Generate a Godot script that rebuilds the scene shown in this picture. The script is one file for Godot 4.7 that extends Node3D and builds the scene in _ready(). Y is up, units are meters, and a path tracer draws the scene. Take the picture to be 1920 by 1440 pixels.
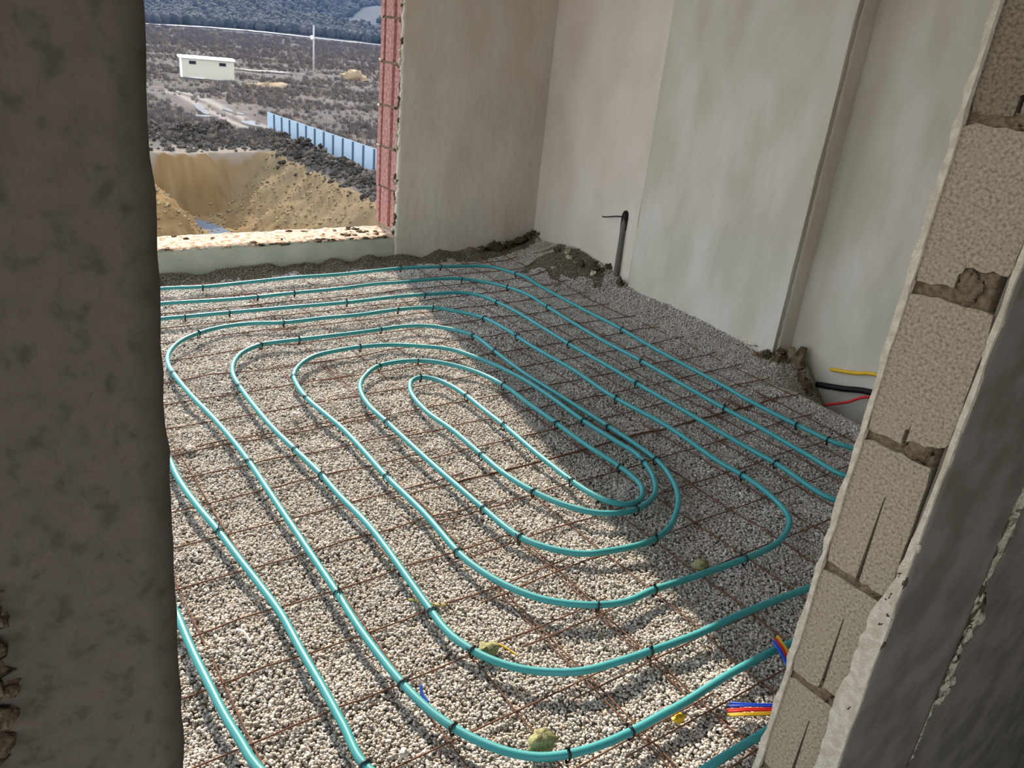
extends Node3D

var used := {}
var rng := RandomNumberGenerator.new()
var M := {}

func _ready() -> void:
	# camera
	var cam := Camera3D.new()
	cam.name = "camera"
	add_child(cam)
	cam.fov = rad_to_deg(2.0 * atan(720.0 / 1480.0))
	cam.near = 0.02
	cam.far = 4000.0
	var yaw := deg_to_rad(37.65)
	var pitch := deg_to_rad(23.78)
	var roll := deg_to_rad(6.19)
	var fwd := Vector3(sin(yaw) * cos(pitch), -sin(pitch), -cos(yaw) * cos(pitch))
	var right := Vector3(cos(yaw), 0, sin(yaw))
	var up := right.cross(fwd)
	cam.transform = Transform3D(Basis(right * cos(roll) + up * sin(roll), up * cos(roll) - right * sin(roll), -fwd), Vector3(0, 1.15, 0))
	cam.current = true
	# sky and exposure
	var env := Environment.new()
	var sky := Sky.new()
	var sm := ProceduralSkyMaterial.new()
	sm.sky_top_color = Color(0.74, 0.79, 0.85)
	sm.sky_horizon_color = Color(0.93, 0.92, 0.90)
	sm.sky_curve = 0.12
	sm.ground_horizon_color = Color(0.45, 0.42, 0.40)
	sm.ground_bottom_color = Color(0.30, 0.27, 0.25)
	sm.sky_energy_multiplier = 1.0
	sm.sun_angle_max = 20.0
	sky.sky_material = sm
	env.background_mode = Environment.BG_SKY
	env.sky = sky
	env.background_energy_multiplier = 4.5
	env.tonemap_mode = Environment.TONE_MAPPER_LINEAR
	env.tonemap_exposure = 1.06
	env.sdfgi_enabled = true
	env.ssao_enabled = true
	env.ssil_enabled = true
	env.volumetric_fog_enabled = true
	env.volumetric_fog_density = 0.0
	var we := WorldEnvironment.new()
	we.environment = env
	add_child(we)
	# sun: over the parapet, towards the camera and a little to the left
	var sun := DirectionalLight3D.new()
	sun.name = "sun"
	add_child(sun)
	sun.look_at_from_position(Vector3.ZERO, Vector3(-0.232, -0.749, 1.0), Vector3.UP)
	sun.light_color = Color(1.0, 0.95, 0.88)
	sun.light_energy = 2.85
	sun.light_angular_distance = 0.6
	sun.shadow_enabled = true

	fn.seed = 3
	fn.frequency = 1.0
	fn.noise_type = FastNoiseLite.TYPE_SIMPLEX_SMOOTH
	fn.fractal_type = FastNoiseLite.FRACTAL_NONE
	make_materials()
	build_shell()
	build_floor()
	build_partition()
	build_outside()
	build_clods()
	build_steel()
	build_pipe()
	build_bits()
	# haze over the far side of the valley
	var fog := FogVolume.new()
	fog.name = "valley_haze"
	fog.shape = RenderingServer.FOG_VOLUME_SHAPE_BOX
	fog.size = Vector3(2400, 420, 1700)
	fog.position = Vector3(500, 180, -980)
	var fm := FogMaterial.new()
	fm.density = 0.0002
	fm.albedo = Color(0.50, 0.70, 1.0)
	fog.material = fm
	add_child(fog)
	tag(fog, "", "", "", "stuff")

# ---------------------------------------------------------------- naming
func numbered(called: String) -> String:
	var n: int = used.get(called, 0)
	used[called] = n + 1
	return called if n == 0 else "%s_%03d" % [called, n]

func tag(o: Node3D, label: String, category: String, group: String = "", kind: String = "") -> Node3D:
	if label != "": o.set_meta("label", label)
	if category != "": o.set_meta("category", category)
	if group != "": o.set_meta("group", group)
	if kind != "": o.set_meta("kind", kind)
	return o

func thing(called: String, label: String, category: String, at: Vector3 = Vector3.ZERO, group: String = "", kind: String = "") -> Node3D:
	var o := Node3D.new()
	o.name = numbered(called)
	add_child(o, true)
	o.position = at
	tag(o, label, category, group, kind)
	return o

func obj(called: String, mesh: Mesh, m: Material, parent: Node = null) -> MeshInstance3D:
	var o := MeshInstance3D.new()
	o.mesh = mesh
	o.material_override = m
	o.cast_shadow = GeometryInstance3D.SHADOW_CASTING_SETTING_ON
	if parent == null:
		o.name = numbered(called)
		add_child(o, true)
	else:
		o.name = called
		parent.add_child(o, true)
	return o

# ---------------------------------------------------------------- meshes
class MB:
	var st := SurfaceTool.new()
	var n := 0
	var col := Color.WHITE
	func _init(smooth := true) -> void:
		st.begin(Mesh.PRIMITIVE_TRIANGLES)
		st.set_smooth_group(0 if smooth else -1)
	func v(p: Vector3) -> int:
		st.set_color(col)
		st.add_vertex(p)
		n += 1
		return n - 1
	func tri(a: int, b: int, c: int) -> void:
		st.add_index(a)
		st.add_index(b)
		st.add_index(c)
	func quad(a: int, b: int, c: int, d: int) -> void:
		tri(a, b, c)
		tri(a, c, d)
	func face(a: Vector3, b: Vector3, c: Vector3, d: Vector3) -> void:
		var i := v(a)
		v(b)
		v(c)
		v(d)
		quad(i, i + 1, i + 2, i + 3)
	func box(lo: Vector3, hi: Vector3) -> void:
		face(Vector3(lo.x, lo.y, hi.z), Vector3(lo.x, hi.y, hi.z), Vector3(hi.x, hi.y, hi.z), Vector3(hi.x, lo.y, hi.z))
		face(Vector3(hi.x, lo.y, lo.z), Vector3(hi.x, hi.y, lo.z), Vector3(lo.x, hi.y, lo.z), Vector3(lo.x, lo.y, lo.z))
		face(Vector3(lo.x, lo.y, lo.z), Vector3(lo.x, hi.y, lo.z), Vector3(lo.x, hi.y, hi.z), Vector3(lo.x, lo.y, hi.z))
		face(Vector3(hi.x, lo.y, hi.z), Vector3(hi.x, hi.y, hi.z), Vector3(hi.x, hi.y, lo.z), Vector3(hi.x, lo.y, lo.z))
		face(Vector3(lo.x, hi.y, hi.z), Vector3(lo.x, hi.y, lo.z), Vector3(hi.x, hi.y, lo.z), Vector3(hi.x, hi.y, hi.z))
		face(Vector3(lo.x, lo.y, lo.z), Vector3(lo.x, lo.y, hi.z), Vector3(hi.x, lo.y, hi.z), Vector3(hi.x, lo.y, lo.z))
	func tube(pts: PackedVector3Array, r: float, sides: int = 8, caps: bool = true) -> void:
		var up := Vector3.UP
		var first := n
		var m := pts.size()
		for i in m:
			var t := (pts[mini(i + 1, m - 1)] - pts[maxi(i - 1, 0)]).normalized()
			var a := t.cross(up)
			if a.length() < 0.05: a = t.cross(Vector3.RIGHT)
			a = a.normalized()
			var b := a.cross(t).normalized()
			for k in sides:
				var f := TAU * k / sides
				v(pts[i] + (a * cos(f) + b * sin(f)) * r)
		for i in m - 1:
			for k in sides:
				var k2 := (k + 1) % sides
				quad(first + i * sides + k, first + i * sides + k2, first + (i + 1) * sides + k2, first + (i + 1) * sides + k)
		if caps:
			for e in [0, m - 1]:
				var c := v(pts[e])
				var ring := []
				for k in sides: ring.append(first + e * sides + k)
				for k in sides:
					if e == 0: tri(c, ring[(k + 1) % sides], ring[k])
					else: tri(c, ring[k], ring[(k + 1) % sides])
	func grid(pts: Array, nu: int, nv: int, cols: Array = []) -> void:
		# pts row by row: nv rows of nu points
		var first := n
		for i in pts.size():
			if not cols.is_empty(): col = cols[i]
			v(pts[i])
		for j in nv - 1:
			for i in nu - 1:
				var a := first + j * nu + i
				quad(a, a + 1, a + nu + 1, a + nu)
	func done() -> ArrayMesh:
		st.generate_normals()
		return st.commit()

func box_mesh(lo: Vector3, hi: Vector3) -> ArrayMesh:
	var m := MB.new(false)
	m.box(lo, hi)
	return m.done()

# a polygon in its own plane pushed along an axis: p(u, v, w) gives the point
func prism(poly: PackedVector2Array, w0: float, w1: float, p: Callable) -> ArrayMesh:
	var m := MB.new(false)
	var idx := Geometry2D.triangulate_polygon(poly)
	var cw := Geometry2D.is_polygon_clockwise(poly)
	for e in 2:
		var w := w0 if e == 0 else w1
		var first := m.n
		for q in poly: m.v(p.call(q.x, q.y, w))
		for i in range(0, idx.size(), 3):
			var a := first + idx[i]
			var b := first + idx[i + 1]
			var c := first + idx[i + 2]
			var area := (poly[idx[i + 1]] - poly[idx[i]]).cross(poly[idx[i + 2]] - poly[idx[i]])
			if (area > 0) == (e == 0): m.tri(a, b, c)
			else: m.tri(a, c, b)
	var s := poly.size()
	for i in s:
		var a := poly[i]
		var b := poly[(i + 1) % s]
		if cw: m.face(p.call(a.x, a.y, w0), p.call(a.x, a.y, w1), p.call(b.x, b.y, w1), p.call(b.x, b.y, w0))
		else: m.face(p.call(b.x, b.y, w0), p.call(b.x, b.y, w1), p.call(a.x, a.y, w1), p.call(a.x, a.y, w0))
	return m.done()

var fn := FastNoiseLite.new()
func nz(p: Vector3, f: float) -> float:
	return fn.get_noise_3dv(p * f)

# a flat panel with a slightly uneven face and a real thickness; o lower left corner of the face, u across, v up, n out
func panel(o: Vector3, u: Vector3, v: Vector3, thick: float, step: float, amp: float, jag := [0.0, 0.0, 0.0, 0.0]) -> ArrayMesh:
	var m := MB.new(true)
	var n := u.cross(v).normalized()
	var nu := int(u.length() / step) + 2
	var nv := int(v.length() / step) + 2
	var pts := []
	for j in nv:
		for i in nu:
			var fu := float(i) / (nu - 1)
			var fv := float(j) / (nv - 1)
			var p := o + u * fu + v * fv
			var d := nz(p, 4.0) * amp + nz(p, 22.0) * amp * 0.35
			if i == 0: p += u.normalized() * absf(nz(p, 30.0) + 0.6 * nz(p, 90.0)) * jag[0]
			if i == nu - 1: p -= u.normalized() * absf(nz(p, 30.0) + 0.6 * nz(p, 90.0)) * jag[1]
			if j == 0: p += v.normalized() * absf(nz(p, 30.0) + 0.6 * nz(p, 90.0)) * jag[2]
			if j == nv - 1: p -= v.normalized() * absf(nz(p, 30.0) + 0.6 * nz(p, 90.0)) * jag[3]
			pts.append(p + n * d)
	# rows run upward and columns along u: seen from n this order is counter-clockwise, so turn it
	var first := m.n
	for p in pts: m.v(p)
	for j in nv - 1:
		for i in nu - 1:
			var a := first + j * nu + i
			m.quad(a, a + nu, a + nu + 1, a + 1)
	# rim and back with points of their own
	var ring := []
	for i in nu: ring.append(pts[i])
	for j in range(1, nv): ring.append(pts[j * nu + nu - 1])
	for i in range(nu - 2, -1, -1): ring.append(pts[(nv - 1) * nu + i])
	for j in range(nv - 2, 0, -1): ring.append(pts[j * nu])
	for k in ring.size():
		var a: Vector3 = ring[k]
		var b: Vector3 = ring[(k + 1) % ring.size()]
		m.face(a, b, b - n * thick, a - n * thick)
	m.face(o - n * thick, o + u - n * thick, o + u + v - n * thick, o + v - n * thick)
	return m.done()

# an uneven lump
func lump(r: Vector3, seed: float, rough: float = 0.35, lat: int = 8, lon: int = 12) -> ArrayMesh:
	var m := MB.new(true)
	var top := m.v(Vector3(0, r.y, 0))
	for j in range(1, lat):
		for i in lon:
			var a := PI * j / lat
			var b := TAU * i / lon
			var d := Vector3(sin(a) * cos(b), cos(a), sin(a) * sin(b))
			var k := 1.0 + rough * (nz(d * 1.0 + Vector3.ONE * seed * 7.3, 1.6) * 1.4 + 0.7 * nz(d + Vector3.ONE * seed * 3.1, 5.0))
			m.v(d * r * k)
	var bot := m.v(Vector3(0, -r.y, 0))
	for i in lon:
		var i2 := (i + 1) % lon
		m.tri(top, 1 + i, 1 + i2)
		for j in lat - 2:
			m.quad(1 + j * lon + i, 1 + (j + 1) * lon + i, 1 + (j + 1) * lon + i2, 1 + j * lon + i2)
		m.tri(bot, 1 + (lat - 2) * lon + i2, 1 + (lat - 2) * lon + i)
	return m.done()

# ---------------------------------------------------------------- materials
func ntex(seed: int, freq: float, stops: Array, normal: bool = false, cell: bool = false, oct: int = 5, size: int = 512) -> NoiseTexture2D:
	var f := FastNoiseLite.new()
	f.seed = seed
	f.noise_type = FastNoiseLite.TYPE_CELLULAR if cell else FastNoiseLite.TYPE_SIMPLEX_SMOOTH
	f.frequency = freq
	f.fractal_octaves = oct
	var t := NoiseTexture2D.new()
	t.width = size
	t.height = size
	t.seamless = true
	t.noise = f
	if not stops.is_empty():
		var g := Gradient.new()
		g.offsets = PackedFloat32Array()
		var offs := PackedFloat32Array()
		var cols := PackedColorArray()
		for s in stops:
			offs.append(s[0])
			cols.append(s[1])
		g.offsets = offs
		g.colors = cols
		t.color_ramp = g
	t.as_normal_map = normal
	return t

func mat(tex: Texture2D, scale: Vector3, rough: float = 0.95, bump: Texture2D = null, relief: float = 0.2, tint: Color = Color.WHITE) -> StandardMaterial3D:
	var m := StandardMaterial3D.new()
	m.albedo_color = tint
	m.albedo_texture = tex
	m.roughness = rough
	m.metallic_specular = 0.25
	m.uv1_triplanar = true
	m.uv1_world_triplanar = true
	m.uv1_scale = scale
	if bump:
		m.heightmap_enabled = true
		m.heightmap_texture = bump
		m.heightmap_scale = relief
	return m

func plain(c: Color, rough: float, spec: float = 0.4, metal: float = 0.0) -> StandardMaterial3D:
	var m := StandardMaterial3D.new()
	m.albedo_color = c
	m.roughness = rough
	m.metallic_specular = spec
	m.metallic = metal
	return m

func grey(v: float) -> Color:
	return Color(v, v, v)

func make_materials() -> void:
	var bump_fine := ntex(11, 0.03, [[0.0, grey(0)], [1.0, grey(1)]])
	var bump_grit := ntex(12, 0.09, [[0.0, grey(0)], [0.45, grey(0.5)], [1.0, grey(1)]], false, false, 3)
	M.plaster = mat(ntex(1, 0.006, [[0.2, Color(0.81, 0.775, 0.72)], [0.5, Color(0.835, 0.80, 0.75)], [0.8, Color(0.85, 0.82, 0.775)]]), Vector3(0.9, 0.45, 0.9), 0.95, bump_fine, 0.25)
	M.plaster_pale = mat(ntex(2, 0.007, [[0.2, Color(0.74, 0.72, 0.655)], [0.5, Color(0.775, 0.755, 0.70)], [0.8, Color(0.805, 0.785, 0.745)]]), Vector3(1.0, 0.4, 1.0), 0.95, bump_fine, 0.3)
	M.plaster_green = mat(ntex(3, 0.008, [[0.2, Color(0.69, 0.70, 0.64)], [0.8, Color(0.77, 0.775, 0.72)]]), Vector3(1, 1, 1), 0.95, bump_fine, 0.2)
	M.plaster_edge = mat(ntex(4, 0.02, [[0.2, Color(0.76, 0.71, 0.62)], [0.8, Color(0.86, 0.82, 0.74)]]), Vector3(5, 5, 5), 0.95, bump_grit, 0.15)
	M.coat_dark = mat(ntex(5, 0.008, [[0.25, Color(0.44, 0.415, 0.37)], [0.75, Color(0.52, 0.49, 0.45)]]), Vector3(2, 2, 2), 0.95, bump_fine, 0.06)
	M.concrete = mat(ntex(6, 0.022, [[0.15, Color(0.375, 0.345, 0.295)], [0.34, Color(0.435, 0.40, 0.35)], [0.7, Color(0.465, 0.42, 0.385)], [0.9, Color(0.44, 0.405, 0.35)]], false, false, 4), Vector3(5, 5, 5), 0.95, ntex(16, 0.03, [[0.0, grey(0)], [0.30, grey(0.35)], [0.40, grey(0.8)], [1.0, grey(1)]], false, false, 4), 0.035)
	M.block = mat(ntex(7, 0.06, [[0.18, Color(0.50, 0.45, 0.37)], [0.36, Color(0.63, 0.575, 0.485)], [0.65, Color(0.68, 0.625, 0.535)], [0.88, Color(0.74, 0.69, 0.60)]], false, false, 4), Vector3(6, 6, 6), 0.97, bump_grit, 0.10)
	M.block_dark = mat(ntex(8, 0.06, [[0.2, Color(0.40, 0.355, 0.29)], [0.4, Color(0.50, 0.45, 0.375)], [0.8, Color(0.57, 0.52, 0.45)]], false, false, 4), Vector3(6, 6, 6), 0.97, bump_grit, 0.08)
	M.mortar = mat(ntex(9, 0.03, [[0.2, Color(0.40, 0.34, 0.26)], [0.8, Color(0.56, 0.49, 0.40)]]), Vector3(6, 6, 6), 0.98, bump_grit, 0.2)
	M.mortar_dark = mat(ntex(10, 0.03, [[0.2, Color(0.28, 0.25, 0.19)], [0.8, Color(0.42, 0.37, 0.29)]]), Vector3(6, 6, 6), 0.98, bump_grit, 0.25)
	M.mortar_pale = mat(ntex(13, 0.04, [[0.2, Color(0.64, 0.62, 0.52)], [0.8, Color(0.84, 0.81, 0.72)]]), Vector3(6, 6, 6), 0.98, bump_grit, 0.2)
	M.brick = mat(ntex(14, 0.02, [[0.2, Color(0.58, 0.41, 0.38)], [0.6, Color(0.68, 0.50, 0.47)], [0.9, Color(0.74, 0.60, 0.56)]]), Vector3(4, 4, 4), 0.9, bump_grit, 0.08)
	M.sill = mat(ntex(15, 0.02, [[0.25, Color(0.55, 0.46, 0.36)], [0.42, Color(0.76, 0.64, 0.55)], [0.8, Color(0.82, 0.71, 0.64)]], false, false, 4), Vector3(2.5, 2.5, 2.5), 0.95, bump_grit, 0.35)
	M.bed = mat(ntex(17, 0.08, [[0.3, Color(0.46, 0.42, 0.38)], [0.6, Color(0.64, 0.60, 0.55)], [0.8, Color(0.72, 0.68, 0.63)]], false, false, 3), Vector3(6, 6, 6), 1.0, bump_grit, 0.4)
	M.pebble = plain(Color.WHITE, 0.97, 0.2)
	M.pebble.vertex_color_use_as_albedo = true
	M.tint = plain(Color.WHITE, 1.0, 0.1)
	M.tint.vertex_color_use_as_albedo = true
	M.pipe = plain(Color(0.15, 0.55, 0.56), 0.5, 0.6)
	M.tie = plain(Color(0.035, 0.035, 0.045), 0.45, 0.5)
	M.rust = mat(ntex(18, 0.05, [[0.25, Color(0.32, 0.21, 0.16)], [0.6, Color(0.48, 0.33, 0.25)], [0.9, Color(0.64, 0.47, 0.36)]]), Vector3(9, 9, 9), 0.75)
	M.rust.metallic_specular = 0.4
	M.grey_pipe = plain(Color(0.40, 0.385, 0.36), 0.6)
	M.black = plain(Color(0.03, 0.03, 0.03), 0.6)
	M.yellow = plain(Color(0.85, 0.68, 0.16), 0.5)
	M.red = plain(Color(0.80, 0.16, 0.13), 0.5)
	M.blue = plain(Color(0.12, 0.30, 0.75), 0.5)
	M.straw = plain(Color(0.72, 0.68, 0.36), 0.8)
	M.foam = mat(ntex(19, 0.05, [[0.3, Color(0.46, 0.46, 0.31)], [0.7, Color(0.68, 0.67, 0.50)]]), Vector3(9, 9, 9), 0.95)
	M.white_bit = plain(Color(0.90, 0.86, 0.82), 0.8)
	M.water = plain(Color(0.36, 0.40, 0.46), 0.06, 0.6)
	M.mud_water = plain(Color(0.46, 0.44, 0.42), 0.12, 0.6)
	M.hut = plain(Color(0.67, 0.65, 0.59), 0.7)
	M.hut_roof = plain(Color(0.95, 0.95, 0.94), 0.5)
	M.dark_pane = plain(Color(0.07, 0.07, 0.08), 0.15, 0.5)
	M.fence = plain(Color(0.62, 0.685, 0.735), 0.5, 0.4)
	M.fence_post = plain(Color(0.30, 0.36, 0.42), 0.6)
	M.pole = plain(Color(0.60, 0.59, 0.58), 0.9)
	M.soil = plain(Color(0.50, 0.43, 0.34), 1.0)
	M.road = plain(Color(0.56, 0.53, 0.51), 0.95)
	M.twig = plain(Color(0.36, 0.33, 0.325), 1.0, 0.1)
	M.twig.cull_mode = BaseMaterial3D.CULL_DISABLED
	M.twig_pale = plain(Color(0.52, 0.46, 0.39), 1.0, 0.1)
	M.twig_pale.cull_mode = BaseMaterial3D.CULL_DISABLED
	M.ceiling = plain(Color(0.80, 0.78, 0.74), 0.95)

# ---------------------------------------------------------------- the gravel bed
func bump2(x: float, z: float, cx: float, cz: float, r: float) -> float:
	return exp(-((x - cx) * (x - cx) + (z - cz) * (z - cz)) / (r * r))

func bed(x: float, z: float) -> float:
	var y := 0.010 * nz(Vector3(x, 3.0, z), 3.0) + 0.004 * nz(Vector3(x, 9.0, z), 12.0) - 0.004
	y += 0.085 * bump2(x, z, 2.78, -3.20, 0.20) + 0.05 * bump2(x, z, 2.90, -3.50, 0.25) + 0.04 * bump2(x, z, 2.80, -2.95, 0.13)
	y += 0.035 * smoothstep(-3.52, -3.66, z) * (0.7 + 0.8 * nz(Vector3(x, 0, 0), 7.0))
	y += 0.03 * smoothstep(2.70, 2.86, x) * smoothstep(-1.9, -2.3, z)
	y -= 0.16 * smoothstep(2.55, 2.92, x) * smoothstep(-1.80, -1.60, z)
	return y

func build_floor() -> void:
	var step := 0.03
	var nx := int(4.10 / step)
	var nzz := int(3.21 / step)
	var pts := []
	for j in nzz:
		for i in nx:
			var x := -1.12 + 4.10 * i / (nx - 1)
			var z := -3.655 + 3.21 * j / (nzz - 1)
			pts.append(Vector3(x, bed(x, z) - 0.006, z))
	var m := MB.new(true)
	m.grid(pts, nx, nzz)
	var f := obj("floor", m.done(), M.bed)
	tag(f, "", "", "", "structure")
	tag(obj("floor_slab", box_mesh(Vector3(-1.35, -0.45, -3.90), Vector3(3.2, -0.20, -0.40)), M.mortar_dark), "", "", "", "structure")
	tag(obj("floor_hall", box_mesh(Vector3(-2.3, -0.75, -0.46), Vector3(3.2, -0.60, 2.6)), M.mortar_dark), "", "", "", "structure")
	# pebbles: one grain of a few faces, turned and stretched, scattered over the bed
	var r := RandomNumberGenerator.new()
	r.seed = 5
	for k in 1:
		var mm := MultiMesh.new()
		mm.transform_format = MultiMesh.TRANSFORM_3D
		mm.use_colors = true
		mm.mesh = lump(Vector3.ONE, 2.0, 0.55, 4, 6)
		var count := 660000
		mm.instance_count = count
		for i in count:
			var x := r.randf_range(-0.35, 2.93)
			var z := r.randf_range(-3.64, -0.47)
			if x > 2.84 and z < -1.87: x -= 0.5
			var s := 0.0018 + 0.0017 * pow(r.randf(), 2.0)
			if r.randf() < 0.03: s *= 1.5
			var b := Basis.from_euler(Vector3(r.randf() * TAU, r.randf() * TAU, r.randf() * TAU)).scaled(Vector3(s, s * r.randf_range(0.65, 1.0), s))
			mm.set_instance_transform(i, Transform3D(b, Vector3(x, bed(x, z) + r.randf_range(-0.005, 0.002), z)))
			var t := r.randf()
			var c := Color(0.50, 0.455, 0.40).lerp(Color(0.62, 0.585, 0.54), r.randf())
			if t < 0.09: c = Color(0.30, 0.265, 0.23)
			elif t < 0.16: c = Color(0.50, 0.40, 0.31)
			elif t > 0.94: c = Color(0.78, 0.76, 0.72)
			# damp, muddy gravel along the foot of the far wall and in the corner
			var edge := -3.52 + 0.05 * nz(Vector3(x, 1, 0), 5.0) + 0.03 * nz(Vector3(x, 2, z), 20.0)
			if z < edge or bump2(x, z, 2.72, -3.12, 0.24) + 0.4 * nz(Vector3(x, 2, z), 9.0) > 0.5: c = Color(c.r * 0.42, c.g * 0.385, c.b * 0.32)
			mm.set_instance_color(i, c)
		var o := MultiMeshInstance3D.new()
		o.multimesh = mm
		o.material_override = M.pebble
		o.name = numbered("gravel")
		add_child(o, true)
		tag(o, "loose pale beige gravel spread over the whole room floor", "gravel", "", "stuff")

# ---------------------------------------------------------------- room shell
func build_shell() -> void:
	# far wall: low parapet, hollow red brick reveal, plaster
	var w := thing("wall_far", "", "", Vector3.ZERO, "", "structure")
	obj("plaster", panel(Vector3(1.935, -0.25, -3.650), Vector3(0.95, 0, 0), Vector3(0, 2.97, 0), 0.015, 0.02, 0.003, [0.014, 0, 0, 0]), M.plaster, w)
	obj("wall_core", box_mesh(Vector3(2.07, -0.25, -3.885), Vector3(3.15, 2.72, -3.665)), M.mortar, w)
	obj("wall_core", box_mesh(Vector3(-2.2, -0.25, -3.885), Vector3(-0.6, 2.72, -3.65)), M.plaster, w)
	obj("lintel", box_mesh(Vector3(-0.6, 2.50, -3.885), Vector3(2.07, 2.72, -3.65)), M.plaster, w)
	var r := RandomNumberGenerator.new()
	r.seed = 21
	for k in 14:
		var y0 := -0.055 + 0.2045 * k
		var y1 := minf(y0 + 0.193, 2.50)
		if y1 < 0.14: continue
		y0 = maxf(y0, 0.13)
		# seen from above: a block end with two grooves and a mortar pocket
		var poly := PackedVector2Array()
		var x0 := 1.945 + r.randf_range(-0.003, 0.003)
		for q in [[0.12, -3.896], [0, -3.896], [0, -3.862], [0.010, -3.860], [0.012, -3.846], [0.001, -3.842], [0.001, -3.762], [0.016, -3.757], [0.016, -3.738], [0.003, -3.733], [0.003, -3.667], [0.12, -3.667]]:
			poly.append(Vector2(x0 + q[0], q[1]))
		obj("brick", prism(poly, y0, y1, func(u: float, v: float, a: float) -> Vector3: return Vector3(u, a, v)), M.brick, w)
		# the joint above it, a bit back, with crumbs of mortar squeezed out
		obj("mortar_joint", box_mesh(Vector3(x0 + 0.006, y1, -3.890), Vector3(2.07, y1 + 0.0115, -3.667)), M.mortar, w)
		for c in 3:
			var l := obj("mortar_lump", lump(Vector3(0.006, 0.007, r.randf_range(0.006, 0.022)), k + c * 0.3, 0.5, 6, 8), M.mortar_pale if c == 0 else M.mortar_dark, w)
			l.position = Vector3(x0 + 0.002, y1 + r.randf_range(-0.004, 0.012), [-3.885, -3.70, -3.675][c] + r.randf_range(-0.02, 0.01))
	for k in 34:
		var l := obj("mortar_lump", lump(Vector3(0.009, r.randf_range(0.006, 0.02), 0.008), 40 + k, 0.6, 6, 8), M.mortar_pale if r.randf() < 0.5 else M.mortar_dark, w)
		l.position = Vector3(1.939 + r.randf_range(-0.004, 0.006), 0.14 + 1.3 * pow(r.randf(), 1.5), -3.660 + r.randf_range(-0.012, 0.006))
	# parapet
	obj("parapet", panel(Vector3(-0.6, -0.25, -3.652), Vector3(2.55, 0, 0), Vector3(0, 0.378, 0), 0.225, 0.02, 0.003, [0, 0, 0, 0.012]), M.plaster_green, w)
	var pts := []
	var nu := 130
	var nv := 16
	for j in nv:
		for i in nu:
			var x := -0.6 + 2.56 * i / (nu - 1)
			var z := -3.885 + 0.235 * j / (nv - 1)
			var q := Vector3(x, 0, z)
			var y := 0.128 + 0.004 * nz(q, 8.0) + 0.0045 * maxf(0.0, nz(q, 45.0)) + 0.004 * maxf(0.0, nz(q, 20.0) - 0.1)
			if j == nv - 1: z += 0.006 * nz(q, 40.0)
			if j == 0 or j == nv - 1: y -= 0.010
			pts.append(Vector3(x, y, z))
	var m := MB.new(true)
	m.grid(pts, nu, nv)
	obj("parapet_top", m.done(), M.sill, w)
	for k in 46:
		var x := r.randf_range(0.35, 1.95)
		if k % 3 == 0: x = r.randf_range(1.2, 1.6)
		var l := obj("mortar_lump", lump(Vector3(r.randf_range(0.008, 0.03), r.randf_range(0.003, 0.007), 0.008), 90 + k, 0.6, 6, 8), M.mortar_dark if r.randf() < 0.7 else M.sill, w)
		l.position = Vector3(x, 0.125 + r.randf_range(-0.006, 0.004), -3.650 + r.randf_range(-0.012, 0.004))
	for k in 26:
		var l := obj("mortar_lump", lump(Vector3(r.randf_range(0.006, 0.02), r.randf_range(0.003, 0.007), r.randf_range(0.005, 0.012)), 190 + k, 0.6, 6, 8), M.mortar_dark if k % 2 == 0 else M.mortar, w)
		l.position = Vector3(lerpf(0.8, 1.93, pow(r.randf(), 0.6)), 0.130, r.randf_range(-3.86, -3.67))

	# right wall: first strip beside the corner, the longer coat, the return and the recess
	w = thing("wall_right", "", "", Vector3.ZERO, "", "structure")
	obj("plaster", panel(Vector3(2.872, -0.25, -2.77), Vector3(0, 0, -0.90), Vector3(0, 2.97, 0), 0.02, 0.02, 0.004), M.plaster, w)
	obj("plaster_coat", panel(Vector3(2.860, -0.25, -1.872), Vector3(0, 0, -0.918), Vector3(0, 2.97, 0), 0.03, 0.02, 0.004, [0.006, 0.004, 0, 0]), M.plaster_pale, w)
	obj("plaster_return", panel(Vector3(2.858, -0.25, -1.870), Vector3(0.14, 0, 0), Vector3(0, 2.97, 0), 0.03, 0.02, 0.003), M.plaster, w)
	obj("plaster_recess", panel(Vector3(2.975, -0.25, -0.455), Vector3(0, 0, -1.42), Vector3(0, 2.97, 0), 0.02, 0.02, 0.005), M.plaster_pale, w)
	obj("wall_core", box_mesh(Vector3(2.99, -0.65, -3.88), Vector3(3.2, 2.72, 2.4)), M.mortar, w)
	obj("wall_core", box_mesh(Vector3(2.888, -0.25, -3.66), Vector3(2.99, 2.72, -1.90)), M.mortar, w)

	# left wall, out of view; its wide opening is added for sky fill light
	w = thing("wall_left", "", "", Vector3.ZERO, "", "structure")
	obj("wall_core", box_mesh(Vector3(-1.35, -0.25, -3.66), Vector3(-1.10, 0.12, -0.46)), M.plaster, w)
	obj("wall_core", box_mesh(Vector3(-1.35, 0.12, -3.66), Vector3(-1.10, 2.72, -3.40)), M.plaster, w)
	obj("wall_core", box_mesh(Vector3(-1.35, 0.12, -0.75), Vector3(-1.10, 2.72, -0.46)), M.plaster, w)
	obj("wall_core", box_mesh(Vector3(-1.35, 2.50, -3.40), Vector3(-1.10, 2.72, -0.75)), M.plaster, w)
	tag(obj("ceiling", box_mesh(Vector3(-2.4, 2.70, -3.92), Vector3(3.3, 2.90, 2.65)), M.ceiling), "", "", "", "structure")

	# the hall behind the camera; unseen openings added to brighten the near walls
	w = thing("wall_back", "", "", Vector3.ZERO, "", "structure")
	obj("wall_core", box_mesh(Vector3(-2.4, -0.65, 2.4), Vector3(-0.9, 2.72, 2.6)), M.plaster, w)
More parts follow.
